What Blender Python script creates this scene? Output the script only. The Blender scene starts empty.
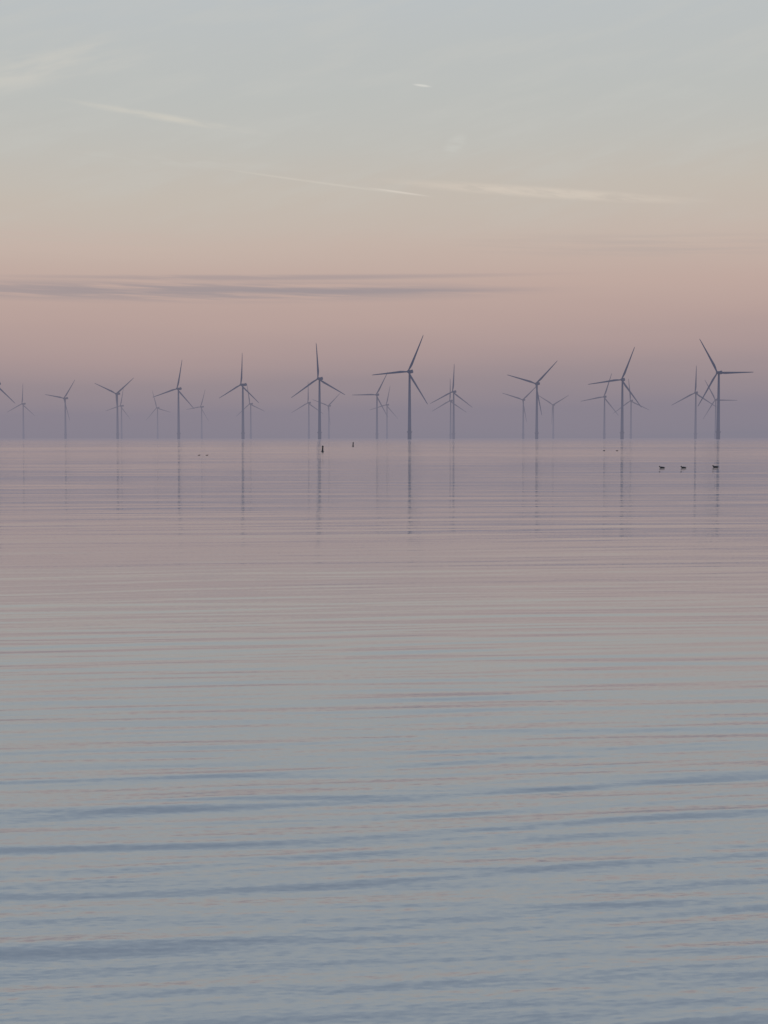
import bpy, bmesh, math, random
import numpy as np
from mathutils import Vector, Matrix

random.seed(7); rng = np.random.default_rng(23)
scene = bpy.context.scene
scene.view_settings.view_transform = 'Standard'
scene.view_settings.look = 'None'
scene.view_settings.exposure = 0
COL = scene.collection

# ------------------------------------------------------------------ camera
F = 1479.0; H = 2.0; HOR = 438.0
PITCH = math.atan((512 - HOR) / F)
cam_d = bpy.data.cameras.new("camera")
cam_d.sensor_fit = 'VERTICAL'; cam_d.sensor_height = 36.0
cam_d.lens = 36.0 * F / 1024
cam_d.clip_start = 0.1; cam_d.clip_end = 100000
cam = bpy.data.objects.new("camera", cam_d); COL.objects.link(cam)
cam.location = (0, 0, H); cam.rotation_euler = (math.radians(90) - PITCH, 0, 0)
scene.camera = cam

def ray(px, py):
    u = (px - 384) / F; v = (512 - py) / F
    c, s = math.cos(PITCH), math.sin(PITCH)
    return Vector((u, c + v * s, -s + v * c))
def azel(px, py):
    r = ray(px, py)
    return math.atan2(r.x, r.y), math.atan2(r.z, math.hypot(r.x, r.y))
def on_water(px, py):
    r = ray(px, py); k = -H / r.z
    return r.x * k, r.y * k

def lin(c):
    out = []
    for v in c:
        v /= 255.0
        out.append(v / 12.92 if v <= 0.04045 else ((v + 0.055) / 1.055) ** 2.4)
    return tuple(out) + (1.0,)

# ------------------------------------------------------------------ node helper
class NT:
    def __init__(s, tree): s.t = tree; s.n = tree.nodes; s.l = tree.links
    def node(s, typ, **kw):
        n = s.n.new(typ)
        for k, v in kw.items(): setattr(n, k, v)
        return n
    def put(s, sock, v):
        if isinstance(v, bpy.types.NodeSocket): s.l.new(v, sock)
        else: sock.default_value = v
    def math(s, op, a, b=0.0, c=0.0, clamp=False):
        n = s.node('ShaderNodeMath', operation=op, use_clamp=clamp)
        s.put(n.inputs[0], a); s.put(n.inputs[1], b); s.put(n.inputs[2], c)
        return n.outputs[0]
    def vmath(s, op, a, b=(0, 0, 0)):
        n = s.node('ShaderNodeVectorMath', operation=op)
        s.put(n.inputs[0], a); s.put(n.inputs[1], b)
        return n.outputs[0]
    def comb(s, x, y, z):
        n = s.node('ShaderNodeCombineXYZ')
        s.put(n.inputs[0], x); s.put(n.inputs[1], y); s.put(n.inputs[2], z)
        return n.outputs[0]
    def noise(s, vec, scale=1.0, detail=3.0, rough=0.5, color=False):
        n = s.node('ShaderNodeTexNoise')
        s.put(n.inputs['Vector'], vec); n.inputs['Scale'].default_value = scale
        n.inputs['Detail'].default_value = detail; n.inputs['Roughness'].default_value = rough
        return n.outputs['Color' if color else 'Fac']
    def rng(s, v, a, b, c, d, smooth=False):
        n = s.node('ShaderNodeMapRange')
        if smooth: n.interpolation_type = 'SMOOTHSTEP'
        for i, q in enumerate((v, a, b, c, d)): s.put(n.inputs[i], q)
        return n.outputs[0]
    def mix(s, f, a, b):
        n = s.node('ShaderNodeMix', data_type='RGBA')
        s.put(n.inputs[0], f); s.put(n.inputs[6], a); s.put(n.inputs[7], b)
        return n.outputs[2]

# ------------------------------------------------------------------ world
world = bpy.data.worlds.new("World"); scene.world = world; world.use_nodes = True
world.cycles.sampling_method = 'MANUAL'; world.cycles.sample_map_resolution = 128
w = NT(world.node_tree); w.n.clear()
tc = w.node('ShaderNodeTexCoord')
sep = w.node('ShaderNodeSeparateXYZ'); w.l.new(tc.outputs['Generated'], sep.inputs[0])
X, Y, Z = sep.outputs
az = w.math('ARCTAN2', X, Y)
el = w.math('ARCSINE', Z)
flat = w.comb(az, el, 0.0)
# slow unevenness of the gradient
wob = w.noise(w.comb(w.math('MULTIPLY', az, 2.5), w.math('MULTIPLY', el, 22.0), 3.3), 1.0, 3.0)
el2 = w.math('ADD', el, w.math('MULTIPLY', w.math('SUBTRACT', wob, 0.5), 0.026))
el2 = w.math('SUBTRACT', el2, w.math('MULTIPLY', az, 0.016))
stops = [(0, (132, 128, 141)), (1.1, (137, 130, 142)), (2.3, (151, 138, 144)), (3.4, (169, 149, 149)),
         (4.6, (182, 159, 154)), (5.8, (190, 167, 159)), (7.2, (195, 177, 167)), (9.1, (194, 185, 175)),
         (11, (190, 188, 182)), (13, (187, 189, 186)), (16.5, (186, 191, 193)), (21, (178, 187, 194)),
         (28, (150, 165, 183)), (42, (108, 129, 158)), (90, (84, 110, 146))]
ramp = w.node('ShaderNodeValToRGB'); cr = ramp.color_ramp
fac = w.math('POWER', w.math('MULTIPLY', w.math('MAXIMUM', el2, 0.0), 2 / math.pi), 0.5)
w.l.new(fac, ramp.inputs[0])
while len(cr.elements) < len(stops): cr.elements.new(0.5)
for e, (d, c) in zip(cr.elements, stops):
    e.position = math.sqrt(d / 90.0)
for e, (d, c) in zip(cr.elements, stops):
    e.color = lin(c)
color = ramp.outputs[0]

n_long = w.noise(w.comb(w.math('MULTIPLY', az, 12), w.math('MULTIPLY', w.math('ADD', el, w.math('MULTIPLY', az, 0.03)), 330), 1.7), 1.0, 3.0, 0.6)
n_wisp = w.noise(w.comb(w.math('MULTIPLY', az, 38), w.math('MULTIPLY', w.math('ADD', el, w.math('MULTIPLY', az, 0.12)), 260), 6.4), 1.0, 3.0, 0.6)
n_soft = w.noise(w.comb(w.math('MULTIPLY', az, 14), w.math('MULTIPLY', w.math('SUBTRACT', el, w.math('MULTIPLY', az, 0.25)), 70), 1.1), 1.0, 3.0, 0.6)
front = w.math('GREATER_THAN', Y, 0.0)
# thin high veil
veil = w.math('MULTIPLY', w.rng(n_soft, 0.42, 0.72, 0.0, 0.28, True), w.rng(el, 0.11, 0.2, 0.0, 1.0, True))
color = w.mix(veil, color, lin((196, 196, 191)))
def streak(p1, p2, width, col, strength, n, lo=0.3, hi=0.6, skew=0.0):
    """elongated soft cloud or vapour trail, laid out by compass bearing and elevation"""
    global color
    a1, e1 = azel(*p1); a2, e2 = azel(*p2)
    L = math.hypot(a2 - a1, e2 - e1); ang = math.atan2(e2 - e1, a2 - a1)
    m = w.node('ShaderNodeMapping', vector_type='TEXTURE')
    w.l.new(flat, m.inputs['Vector'])
    m.inputs['Location'].default_value = ((a1 + a2) / 2, (e1 + e2) / 2, 0)
    m.inputs['Rotation'].default_value = (0, 0, ang)
    m.inputs['Scale'].default_value = (L / 2, width / F, 1)
    g = w.node('ShaderNodeTexGradient', gradient_type='SPHERICAL')
    w.l.new(m.outputs[0], g.inputs[0])
    mask = w.rng(g.outputs['Fac'], 0.0, 0.8, 0.0, 1.0, True)
    if n is not None: mask = w.math('MULTIPLY', mask, w.rng(n, lo, hi, 0.0, 1.0, True))
    f = w.math('MULTIPLY', w.math('MULTIPLY', mask, strength), front, clamp=True)
    color = w.mix(f, color, lin(col))

# grey-mauve bars of cloud
streak((-300, 281), (620, 288), 14, (155, 145, 149), 0.78, n_long, 0.32, 0.58)
streak((-100, 274), (620, 272), 4, (160, 148, 151), 0.6, n_long, 0.25, 0.5)
streak((130, 290), (590, 288), 4.5, (155, 145, 149), 0.7, n_wisp, 0.1, 0.45)
streak((380, 243), (1000, 240), 16, (176, 165, 161), 0.4, n_long, 0.3, 0.65)
streak((-200, 232), (300, 245), 22, (198, 177, 168), 0.3, n_long, 0.35, 0.6)
# pale trails and wisps
streak((350, 178), (740, 203), 7, (212, 200, 187), 0.7, n_wisp, 0.25, 0.6)
streak((190, 164), (446, 199), 1.5, (210, 203, 192), 0.4, n_wisp, 0.0, 0.6)
streak((360, 186.5), (438, 197.5), 1.3, (222, 213, 202), 0.55, None)
streak((40, 95), (285, 137), 5, (206, 202, 192), 0.6, n_wisp, 0.25, 0.6)
streak((130, 111), (240, 131), 2.6, (206, 201, 190), 0.35, n_wisp, 0.1, 0.6)
streak((-140, 95), (190, 36), 26, (201, 199, 192), 0.75, n_soft, 0.33, 0.65)
streak((410, 84), (434, 87), 1.6, (218, 216, 209), 0.7, None)
streak((440, 154), (470, 134), 10, (199, 199, 193), 0.6, n_wisp, 0.3, 0.6)
streak((20, 150), (330, 170), 8, (198, 195, 188), 0.35, n_wisp, 0.35, 0.6)

sky = w.node('ShaderNodeTexSky', sky_type='NISHITA')
sky.sun_disc = False; sky.sun_elevation = math.radians(2.0); sky.sun_rotation = math.radians(190)
bg1 = w.node('ShaderNodeBackground'); w.put(bg1.inputs[0], color); bg1.inputs[1].default_value = 1.0
bg2 = w.node('ShaderNodeBackground'); w.l.new(sky.outputs[0], bg2.inputs[0]); bg2.inputs[1].default_value = 0.003
add = w.node('ShaderNodeAddShader'); w.l.new(bg1.outputs[0], add.inputs[0]); w.l.new(bg2.outputs[0], add.inputs[1])
wo = w.node('ShaderNodeOutputWorld'); w.l.new(add.outputs[0], wo.inputs[0])

# low, weak sun behind the viewer
sd = bpy.data.lights.new("sun", 'SUN'); sd.energy = 0.12; sd.angle = math.radians(8); sd.color = (1, 0.75, 0.6)
so = bpy.data.objects.new("sun", sd); COL.objects.link(so)
so.rotation_euler = (math.radians(86), 0, math.radians(-10))

# ------------------------------------------------------------------ materials
def new_mat(name):
    m = bpy.data.materials.new(name); m.use_nodes = True
    t = NT(m.node_tree); t.n.clear()
    return m, t, t.node('ShaderNodeOutputMaterial')

def hazed(name, base, rough=0.5, dens=3600.0):
    """surface with sea haze painted in as emission: the haze share grows with distance and toward the water"""
    m, t, out = new_mat(name)
    p = t.node('ShaderNodeBsdfPrincipled')
    g = t.node('ShaderNodeNewGeometry')
    n = t.noise(g.outputs['Position'], 0.15, 3.0)
    c = t.mix(t.rng(n, 0.3, 0.7, 0, 1), base, tuple(v * 0.85 for v in base[:3]) + (1,))
    t.l.new(c, p.inputs['Base Color'])
    p.inputs['Roughness'].default_value = rough
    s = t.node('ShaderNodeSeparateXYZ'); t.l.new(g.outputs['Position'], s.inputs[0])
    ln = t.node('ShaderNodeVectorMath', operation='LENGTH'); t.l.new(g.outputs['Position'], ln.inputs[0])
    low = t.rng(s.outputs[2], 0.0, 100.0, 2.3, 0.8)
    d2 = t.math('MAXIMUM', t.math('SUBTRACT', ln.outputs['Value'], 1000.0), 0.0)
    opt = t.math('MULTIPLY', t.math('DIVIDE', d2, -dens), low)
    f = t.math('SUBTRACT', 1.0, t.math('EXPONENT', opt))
    em = t.node('ShaderNodeEmission')  # haze colour glows from the surface itself, no mist volume
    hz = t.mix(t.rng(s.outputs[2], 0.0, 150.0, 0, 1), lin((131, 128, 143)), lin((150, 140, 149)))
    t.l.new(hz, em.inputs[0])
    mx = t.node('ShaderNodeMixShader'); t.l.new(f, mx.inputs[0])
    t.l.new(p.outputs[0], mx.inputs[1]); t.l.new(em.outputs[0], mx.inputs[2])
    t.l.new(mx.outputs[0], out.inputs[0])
    return m

M_TURB = hazed("turbine_haze_mix", (0.035, 0.09, 0.20, 1), 0.8)  # dark silhouette tone, distance haze mixed in as glow
M_FOUND = hazed("foundation_haze_mix", (0.045, 0.09, 0.18, 1), 0.8)

def plain(name, base, rough=0.6):
    m, t, out = new_mat(name)
    p = t.node('ShaderNodeBsdfPrincipled'); g = t.node('ShaderNodeTexCoord')
    n = t.noise(g.outputs['Object'], 12.0, 3.0)
    t.l.new(t.mix(t.rng(n, 0.35, 0.65, 0, 1), base, tuple(v * 0.6 for v in base[:3]) + (1,)), p.inputs['Base Color'])
    p.inputs['Roughness'].default_value = rough
    t.l.new(p.outputs[0], out.inputs[0])
    return m

# ------------------------------------------------------------------ water
def make_water():
    rows = [1.2, 1.6, 2.0, 2.5]
    d = np.arange(980, 20, -0.55)
    rows += list(F * H / d)
    rows += list(np.geomspace(150, 60000, 60))
    rows = np.array(rows)
    inner = np.linspace(-0.34, 0.34, 320)
    outer = np.geomspace(0.36, 6.0, 36)
    t = np.concatenate([-outer[::-1], inner, outer])
    Yg = np.repeat(rows[:, None], len(t), 1)
    Xg = rows[:, None] * t[None, :]
    dy = np.gradient(rows)[:, None]
    Zg = np.zeros_like(Yg)
    N = 40
    lam = np.exp(rng.uniform(math.log(0.09), math.log(1.0), N))
    for i in range(N):
        l = lam[i]
        th = math.radians(8 + rng.normal(0, 3.0))
        k = 2 * math.pi / l
        ph = rng.uniform(0, 2 * math.pi)
        sl = 0.0085 * (1.2 if 0.2 < l < 0.7 else 0.75)
        a = sl / k
        fade = np.clip((l / (5.0 * dy)) - 0.4, 0, 1)
        fade = fade * fade * (3 - 2 * fade)
        bend = 0.08 * np.sin(Xg * 0.6 + Yg * 0.33 + i * 0.25) + 0.2 * np.sin(Xg * 0.2 - Yg * 0.13 + 1.3)
        arg = k * (-math.sin(th) * Xg + math.cos(th) * (Yg + bend)) + ph
        grp = 0.6 + 0.6 * np.sin(Xg * rng.uniform(.15, .6) + Yg * rng.uniform(.3, 1.1) + rng.uniform(0, 6))
        # steep narrow front toward the shore, long gentle back
        Zg += a * fade * grp * (np.sin(arg) + 0.3 * np.sin(2 * arg) + 0.12 * np.sin(3 * arg))
    # separate longer wavelets: narrow fronts, long backs
    for l, S, y0, th in ((0.78, 0.020, 0.35, 8.5), (1.12, 0.018, 0.75, 10), (0.47, 0.013, 0.1, 6.5), (0.62, 0.010, 0.3, 11)):
        thr = math.radians(th); k = 2 * math.pi / l
        bend = 0.2 * np.sin(Xg * 0.5 + Yg * 0.2 + l) + 0.03 * np.sin(Xg * 1.7 + l * 3) + 0.10 * np.sin(Yg * 0.8 + l)
        arg = k * (-math.sin(thr) * Xg + math.cos(thr) * (Yg + bend) + y0)
        fade = np.clip((l / (8.0 * dy)) - 0.4, 0, 1)
        ev = np.clip(0.6 + 0.5 * np.sin(Xg * 0.35 + Yg * 0.5 + l * 5) + 0.3 * np.sin(Yg * 0.9 - Xg * .4 + l), 0, 1.25)
        wv = 0
        for n_, c_ in enumerate((1, .95, .85, .7, .52, .36, .24, .15, .08), 1):
            wv = wv + c_ / n_ * np.sin(n_ * arg)
        Zg += S * 0.85 / k * fade * ev * wv
    Zg *= np.interp(Yg, [4, 6.5, 9, 13, 20, 40, 80], [1.55, 1.35, 0.95, 0.56, 0.34, 0.32, 0.32])
    # individual low wavelets rolling in: steep narrow front, long smooth back
    for (ax, ay), (bx, by), slope, curve in (
            ((-60, 1006), (360, 985), .080, .02), ((230, 997), (830, 955), .125, .03), ((540, 1030), (900, 1006), .135, .0),
            ((-120, 950), (330, 925), .075, .03), ((-120, 895), (480, 856), .095, .03), ((150, 873), (680, 844), .085, -.03),
            ((360, 907), (940, 868), .105, .03), ((560, 858), (900, 835), .075, .0), ((-120, 828), (480, 786), .085, .04),
            ((-60, 917), (280, 905), .07, .0), ((420, 834), (900, 804), .075, .04), ((520, 788), (880, 763), .070, .0),
            ((200, 764), (560, 745), .062, .03), ((300, 950), (800, 922), .070, -.03), ((100, 815), (560, 798), .055, .0),
            ((-100, 706), (300, 694), .030, .0), ((180, 662), (700, 640), .038, .05), ((480, 700), (900, 684), .034, .0),
            ((-100, 664), (260, 652), .032, .0), ((300, 724), (700, 712), .030, .0), ((-140, 770), (260, 752), .045, .0)):
        x1, y1 = on_water(ax, ay); x2, y2 = on_water(bx, by)
        xc, hw = (x1 + x2) / 2, (x2 - x1) / 2
        u = (Xg - xc) / hw
        line = y1 + (y2 - y1) * (Xg - x1) / (x2 - x1) + curve * np.cos(u * 2.2) + 0.012 * np.sin(Xg * 7 + ax) + 0.008 * np.sin(Xg * 13 + by)
        yc = (y1 + y2) / 2
        sc = 0.040 + 0.008 * (yc - 5)
        s_ = Yg - line
        prof = np.where(s_ < 0, np.exp(-(s_ / sc) ** 2), np.exp(-(s_ / (sc * 4.5)) ** 2))
        env = np.exp(-np.abs(u) ** 2.6 * 1.6) * (0.85 + 0.2 * np.sin(Xg * 2.3 + ay))
        Zg += slope * sc * 1.1 * prof * env
    # long-crested regular ripples carrying out to mid distance
    for l, S, th, p0 in ((0.9, .0035, 6, 0), (1.25, .0038, 7.5, 2), (1.8, .0036, 5, 1), (2.6, .0030, 6.5, 4), (3.9, .0026, 4, 3)):
        thr = math.radians(th); k = 2 * math.pi / l
        bend = 0.55 * np.sin(Xg * 0.19 + Yg * 0.06 + l) + 0.3 * np.sin(Yg * 0.21 + l) + 0.14 * np.sin(Xg * .55 + l)
        fade = np.clip((l / (4.0 * dy)) - 0.5, 0, 1) * np.clip((Yg - 8) / 8, 0, 1)
        arg = k * (-math.sin(thr) * Xg + math.cos(thr) * (Yg + bend)) + p0
        Zg += S / k * fade * (1 + 0.6 * np.sin(Xg * .17 + Yg * .17 + l)) * (np.sin(arg) + 0.3 * np.sin(2 * arg))
    nr, nc = Yg.shape
    co = np.stack([Xg, Yg, Zg], -1).reshape(-1, 3).astype(np.float32)
    idx = np.arange(nr * nc).reshape(nr, nc)
    q = np.stack([idx[:-1, :-1], idx[:-1, 1:], idx[1:, 1:], idx[1:, :-1]], -1).reshape(-1, 4).astype(np.int32)
    me = bpy.data.meshes.new("water")
    me.vertices.add(len(co)); me.vertices.foreach_set("co", co.ravel())
    me.loops.add(q.size); me.loops.foreach_set("vertex_index", q.ravel())
    me.polygons.add(len(q))
    me.polygons.foreach_set("loop_start", np.arange(0, q.size, 4, dtype=np.int32))
    me.polygons.foreach_set("use_smooth", np.ones(len(q), dtype=bool))
    me.update(calc_edges=True); me.validate()
    ob = bpy.data.objects.new("water", me); COL.objects.link(ob)
    ob["kind"] = "structure"; ob["label"] = "calm rippled lake water reflecting the pastel dusk sky"
    ob["category"] = "water"
    m, s, out = new_mat("calm_water")
    g = s.node('ShaderNodeNewGeometry')
    pos = g.outputs['Position']
    sp = s.node('ShaderNodeSeparateXYZ'); s.l.new(pos, sp.inputs[0])
    x, y = sp.outputs[0], sp.outputs[1]
    ys = s.math('SUBTRACT', y, s.math('MULTIPLY', x, 0.11))
    ln = s.node('ShaderNodeVectorMath', operation='LENGTH'); s.l.new(pos, ln.inputs[0])
    dist = ln.outputs['Value']
    def layer(fx, fy, z, detail=3.0, color=False):
        n = s.noise(s.comb(s.math('MULTIPLY', x, fx), s.math('MULTIPLY', ys, fy), z), 1.0, detail, 0.55, color)
        if color:
            q = s.node('ShaderNodeSeparateXYZ'); s.l.new(n, q.inputs[0])
            return s.math('SUBTRACT', q.outputs[0], 0.5), s.math('SUBTRACT', q.outputs[1], 0.5)
        return s.math('SUBTRACT', n, 0.5)
    mic_a, mic_b = layer(14, 50, 1.0, 3, True)
    micro = s.math('MULTIPLY', mic_a, s.rng(dist, 5, 14, 0.42, 0.07))
    small = s.math('MULTIPLY', layer(0.9, 11, 2.0), s.rng(dist, 5, 14, 0.11, 0.055))
    mid = s.math('MULTIPLY', layer(0.10, 1.7, 3.0), s.rng(dist, 8, 40, 0.010, 0.09))
    mid2 = s.math('MULTIPLY', layer(0.03, 0.48, 8.0), s.rng(dist, 18, 80, 0.0, 0.10))
    big = s.math('MULTIPLY', layer(0.006, 0.08, 4.0), s.rng(dist, 80, 300, 0.0, 0.09))
    sy = s.math('ADD', s.math('ADD', micro, small), s.math('ADD', mid, s.math('ADD', mid2, big)))
    # facets leaning toward a low viewpoint dominate far out
    lean = s.rng(dist, 40, 200, 0.0, 0.021, True)
    sy = s.math('SUBTRACT', sy, lean)
    sx = s.math('MULTIPLY', mic_b, s.rng(dist, 4, 60, 0.14, 0.04))
    nrm = s.vmath('NORMALIZE', s.vmath('ADD', g.outputs['Normal'], s.comb(sx, sy, 0.0)))
    fr = s.node('ShaderNodeFresnel'); fr.inputs['IOR'].default_value = 3.3; s.l.new(nrm, fr.inputs['Normal'])
    df = s.node('ShaderNodeBsdfDiffuse'); df.inputs[0].default_value = (0.66, 0.64, 0.59, 1)
    gl = s.node('ShaderNodeBsdfGlossy'); gl.inputs['Roughness'].default_value = 0.025
    gl.inputs['Color'].default_value = (1, 0.995, 0.985, 1)
    s.l.new(nrm, gl.inputs['Normal'])
    mx = s.node('ShaderNodeMixShader')
    s.l.new(fr.outputs[0], mx.inputs[0]); s.l.new(df.outputs[0], mx.inputs[1]); s.l.new(gl.outputs[0], mx.inputs[2])
    # sea haze painted into the far water as distance-driven emission
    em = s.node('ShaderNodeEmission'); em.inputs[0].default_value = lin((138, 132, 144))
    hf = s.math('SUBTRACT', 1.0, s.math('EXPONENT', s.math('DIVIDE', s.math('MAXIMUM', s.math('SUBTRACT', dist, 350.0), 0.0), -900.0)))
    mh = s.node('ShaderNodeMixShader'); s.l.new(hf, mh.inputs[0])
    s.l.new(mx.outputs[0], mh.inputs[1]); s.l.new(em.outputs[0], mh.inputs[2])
    s.l.new(mh.outputs[0], out.inputs[0])
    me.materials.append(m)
make_water()

# ------------------------------------------------------------------ wind turbine meshes
def mesh_from(bm, name, mat, smooth=True):
    bmesh.ops.recalc_face_normals(bm, faces=bm.faces)
    me = bpy.data.meshes.new(name); bm.to_mesh(me); bm.free()
    me.materials.append(mat)
    if smooth:
        for p in me.polygons: p.use_smooth = True
    return me

def loft(bm, rings, cap=True):
    vr = [[bm.verts.new(p) for p in r] for r in rings]
    n = len(rings[0])
    for a, b in zip(vr[:-1], vr[1:]):
        for i in range(n):
            bm.faces.new((a[i], a[(i + 1) % n], b[(i + 1) % n], b[i]))
    if cap:
        bm.faces.new(vr[0][::-1]); bm.faces.new(vr[-1])

def circ(r, z, n=20, cx=0, cy=0):
    return [(cx + r * math.cos(2 * math.pi * i / n), cy + r * math.sin(2 * math.pi * i / n), z) for i in range(n)]

HUB = 95.0; R = 56.0
bm = bmesh.new()
loft(bm, [circ(2.45 - 1.1 * (z / 81.5) ** 1.1, 11.5 + z, 24) for z in (0, 15, 30, 45, 60, 72, 81.5)])
ME_TOWER = mesh_from(bm, "tower", M_TURB)

bm = bmesh.new()
loft(bm, [circ(2.7, -1, 24), circ(2.7, 9, 24), circ(2.9, 9.2, 24), circ(2.9, 9.8, 24), circ(3.9, 10.2, 24), circ(3.9, 10.6, 24), circ(2.6, 10.7, 24), circ(2.6, 11.5, 24)])
for i in range(12):   # platform railing
    a = 2 * math.pi * i / 12
    loft(bm, [circ(0.1, 10.6, 6, 3.7 * math.cos(a), 3.7 * math.sin(a)), circ(0.1, 11.8, 6, 3.7 * math.cos(a), 3.7 * math.sin(a))])
loft(bm, [circ(3.8, 11.75, 24), circ(3.8, 11.9, 24), circ(3.6, 11.9, 24), circ(3.6, 11.75, 24), circ(3.8, 11.75, 24)], cap=False)
loft(bm, [circ(0.25, -1, 8, 0, -3.3), circ(0.25, 10.3, 8, 0, -3.3)])   # boat landing fender
loft(bm, [circ(0.25, -1, 8, 1.2, -3.1), circ(0.25, 10.3, 8, 1.2, -3.1)])
ME_FOUND = mesh_from(bm, "foundation", M_FOUND)

# nacelle, long axis on Y, rotor side toward -Y
def rbox(w_, h_, y, zc=0, n=20, e=0.45):
    out = []
    for i in range(n):
        a = 2 * math.pi * i / n
        c, s_ = math.cos(a), math.sin(a)
        out.append((w_ * math.copysign(abs(c) ** e, c), y, zc + h_ * math.copysign(abs(s_) ** e, s_)))
    return out
bm = bmesh.new()
loft(bm, [rbox(1.5, 1.6, -3.4), rbox(2.0, 2.0, -2.6), rbox(2.1, 2.15, 0), rbox(2.1, 2.15, 5), rbox(1.9, 1.8, 8.2, 0.25), rbox(1.3, 1.2, 9.2, 0.5)])
loft(bm, [rbox(1.5, 0.5, 6.2, 2.5), rbox(1.5, 0.5, 7.8, 2.5)])
loft(bm, [circ(0.08, 2.9, 6, 0.8, 7), circ(0.08, 4.6, 6, 0.8, 7)])
ME_NAC = mesh_from(bm, "nacelle", M_TURB)

bm = bmesh.new()
def cy_(r, y, n=20): return [(r * math.cos(2 * math.pi * i / n), y, r * math.sin(2 * math.pi * i / n)) for i in range(n)]
loft(bm, [cy_(1.5, 1.6), cy_(1.9, 1.0), cy_(1.95, 0), cy_(1.75, -1.0), cy_(1.2, -1.9), cy_(0.4, -2.4)])
ME_HUB = mesh_from(bm, "rotor_hub", M_TURB)

bm = bmesh.new()
rings = []
for rr, chord, thick, tw, off in [(1.2, 2.1, 2.1, 0, 0), (3.5, 2.1, 2.0, 10, 0), (8, 2.9, 1.3, 16, .4), (12, 3.3, 1.0, 13, .55),
                                  (20, 2.8, 0.7, 9, .4), (30, 2.25, 0.5, 6, .3), (40, 1.8, 0.35, 3, .15), (48, 1.4, 0.25, 1, .1),
                                  (54, 1.0, 0.16, 0, 0), (R, 0.35, 0.06, 0, -.1)]:
    ring = []
    for i in range(16):
        a = 2 * math.pi * i / 16
        u = math.cos(a); v = math.sin(a)
        k = 1.0 if rr < 4 else (0.55 + 0.45 * (-u * 0.5 + 0.5)) * (1.15)
        px_ = u * chord / 2 + off; py_ = v * thick / 2 * k
        t_ = math.radians(tw)
        pre = -0.0007 * rr * rr
        ring.append((px_ * math.cos(t_) - py_ * math.sin(t_), px_ * math.sin(t_) + py_ * math.cos(t_) + pre, rr))
    rings.append(ring)
loft(bm, rings)
ME_BLADE = mesh_from(bm, "blade", M_TURB)

def obj(name, me, parent=None, loc=(0, 0, 0), rot=(0, 0, 0)):
    o = bpy.data.objects.new(name, me); COL.objects.link(o)
    if parent: o.parent = parent
    o.location = loc; o.rotation_euler = rot
    return o

proto = obj("wind_turbine", None)
p_found = obj("foundation", ME_FOUND, proto)
p_tower = obj("tower", ME_TOWER, proto)
p_nac = obj("nacelle", ME_NAC, proto, (0, 0, HUB))
p_rotor = obj("rotor", ME_HUB, proto, (0, -5.0, HUB))
p_bl = [obj("blade", ME_BLADE, p_rotor, rot=(0, math.radians(120 * i), 0)) for i in range(3)]

# (tower bearing, hub height mark, one blade direction, yaw)
T = [(-2, 384, 82, 24), (24, 404, 84, 26), (66, 398.5, 50, 28), (118, 394, 36, 22), (122, 406, 75, 30), (158, 408, 105, 26),
     (179, 389, 76, 26), (202, 407, 68, 34), (243.2, 385, 84, 38), (251, 404, 98, 30), (309, 403, 88, 26),
     (319.7, 379, 92, 26), (329, 406, 40, 30), (377, 395, 60, 22), (387, 405, 75, 30), (409.5, 372, 64, 26),
     (450.5, 401, 88, 28), (453.5, 392, 85, 30), (523, 400, 42, 26), (536.5, 384, 43, 30), (553, 405, 28, 30),
     (604, 397, 70, 28), (621.7, 380, 67, 26), (630.5, 401, 95, 30), (695, 393, 87, 30), (715, 400, 118, 30),
     (717.7, 373, 119, 38)]
def place(root, rotor, t):
    px, hy, ang, yaw = t
    dist = F * (HUB - H) / (HOR - hy)
    root.location = ((px - 384) / F * dist, dist, 0)
    root.rotation_euler = (0, 0, math.radians(-yaw))
    rotor.rotation_euler = (0, math.radians(90 - ang), 0)

for i, t in enumerate(T):
    if i == 0:
        root, rotor = proto, p_rotor
    else:
        root = proto.copy(); COL.objects.link(root)
        for p in (p_found, p_tower, p_nac):
            c = p.copy(); c.parent = root; COL.objects.link(c)
        rotor = p_rotor.copy(); rotor.parent = root; COL.objects.link(rotor)
        for b in p_bl:
            c = b.copy(); c.parent = rotor; COL.objects.link(c)
    place(root, rotor, t)
    far = (HOR - t[1]) < 37
    root["label"] = ("small hazy offshore wind turbine standing far out in the lake" if far else
                     "tall slate-grey offshore wind turbine standing in calm hazy water")
    root["category"] = "wind turbine"; root["group"] = "offshore wind farm turbines in the haze"

# ------------------------------------------------------------------ ducks
M_DUCK = plain("dark_feathers", (0.035, 0.032, 0.035, 1), 0.7)
M_BILL = plain("bill_horn", (0.10, 0.085, 0.05, 1), 0.5)
def duck_mesh():
    bm = bmesh.new()
    secs = []
    for x_, w_, h_, z_ in [(-0.25, .012, .008, .07), (-0.22, .045, .025, .062), (-0.16, .09, .06, .05), (-0.06, .12, .09, .035),
                           (0.05, .12, .095, .035), (0.12, .095, .085, .04), (0.155, .065, .065, .06), (0.168, .05, .05, .08)]:
        secs.append([(x_, w_ * math.cos(2 * math.pi * i / 16), z_ + h_ * math.sin(2 * math.pi * i / 16)) for i in range(16)])
    for cx_, cz_, r1, tilt in [(0.168, .105, .044, 70), (0.174, .122, .045, 55), (0.188, .14, .048, 30), (0.214, .147, .045, 5), (0.240, .142, .030, 0), (0.250, .139, .014, 0)]:
        t_ = math.radians(tilt)
        secs.append([(cx_ - r1 * math.sin(a) * math.sin(t_), r1 * 0.85 * math.cos(a), cz_ + r1 * math.sin(a) * math.cos(t_))
                     for a in (2 * math.pi * i / 16 for i in range(16))])
    loft(bm, secs)
    return mesh_from(bm, "duck", M_DUCK)
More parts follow.
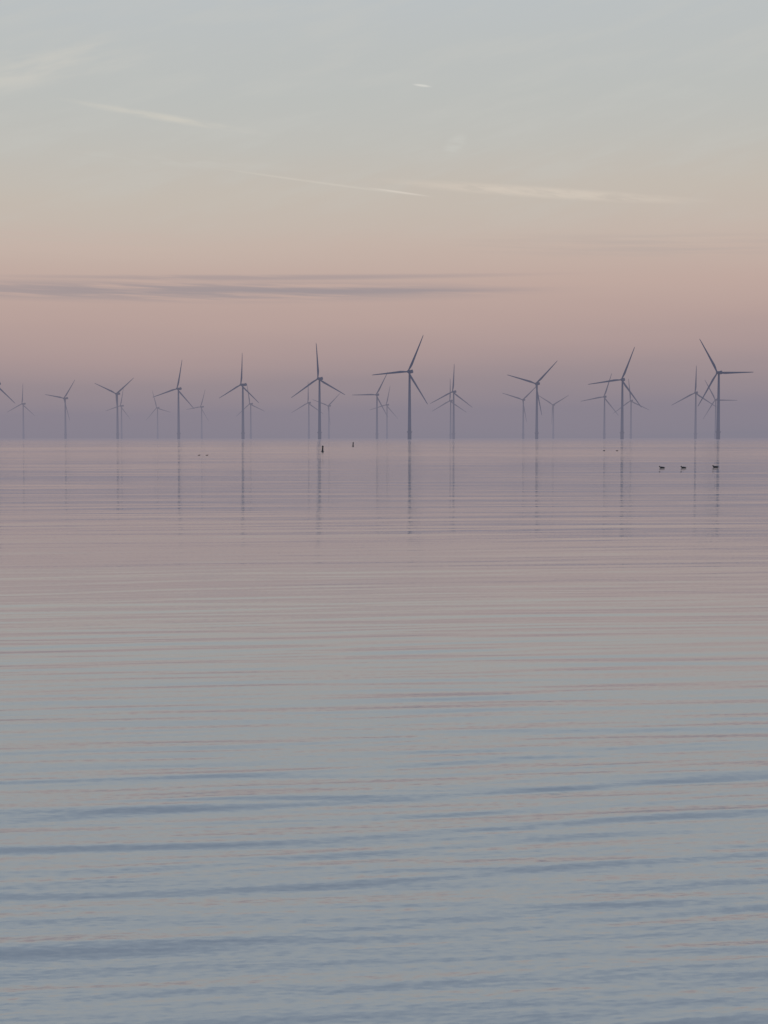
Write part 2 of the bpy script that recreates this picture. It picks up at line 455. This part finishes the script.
def bill_mesh():
    bm = bmesh.new()
    loft(bm, [[(x_, w_ * math.cos(2 * math.pi * i / 10), z_ - 0.092 + h_ * math.sin(2 * math.pi * i / 10)) for i in range(10)]
              for x_, w_, h_, z_ in [(0.240, .016, .014, .232), (0.258, .014, .010, .226), (0.274, .016, .006, .221), (0.284, .009, .003, .219)]])
    return mesh_from(bm, "bill", M_BILL)
ME_D, ME_B = duck_mesh(), bill_mesh()
dk = obj("duck", ME_D); bl = obj("bill", ME_B, dk)
ducks = [(662, 468, 165, .78), (683.5, 468, 160, .78), (715.5, 467.5, 145, .9), (604, 451, 25, .85), (617, 451, 25, .85), (199, 455.5, 35, .65), (207, 455.5, 25, .65)]
for i, (px, py, rz, sc) in enumerate(ducks):
    if i == 0: o, b = dk, bl
    else:
        o = dk.copy(); COL.objects.link(o); b = bl.copy(); b.parent = o; COL.objects.link(b)
    x_, y_ = on_water(px, py)
    o.location = (x_, y_, -0.01); o.rotation_euler = (0, 0, math.radians(rz)); o.scale = (sc, sc, sc)
    o["label"] = "dark duck floating on the calm pink water"; o["category"] = "duck"; o["group"] = "ducks floating on the lake"

# ------------------------------------------------------------------ marker buoys
M_BUOY = plain("dark_buoy_paint", (0.03, 0.032, 0.045, 1), 0.5)
M_BTOP = plain("buoy_topmark_paint", (0.025, 0.025, 0.03, 1), 0.5)
bm = bmesh.new()
loft(bm, [circ(.30, -.4), circ(.33, -.1), circ(.33, .18), circ(.3, .28), circ(.22, .42), circ(.2, 1.0), circ(.18, 1.25)])
ME_BU = mesh_from(bm, "buoy_body", M_BUOY)
bm = bmesh.new()
loft(bm, [circ(.25, 1.27), circ(.27, 1.33), circ(.14, 1.62), circ(.02, 1.7)])
ME_BT = mesh_from(bm, "topmark", M_BTOP)
b0 = obj("marker_buoy", ME_BU); t0 = obj("topmark", ME_BT, b0)
b1 = b0.copy(); COL.objects.link(b1); t1 = t0.copy(); t1.parent = b1; COL.objects.link(t1)
for o, (px, py, s_) in ((b0, (322.5, 452, 0.55)), (b1, (353, 446.5, 0.62))):
    x_, y_ = on_water(px, py); o.location = (x_, y_, 0); o.scale = (s_,) * 3
    o.rotation_euler = (math.radians(2), math.radians(3), 0)
    o["label"] = "small dark marker buoy with pointed top on still water"; o["category"] = "buoy"; o["group"] = "marker buoys on the lake"
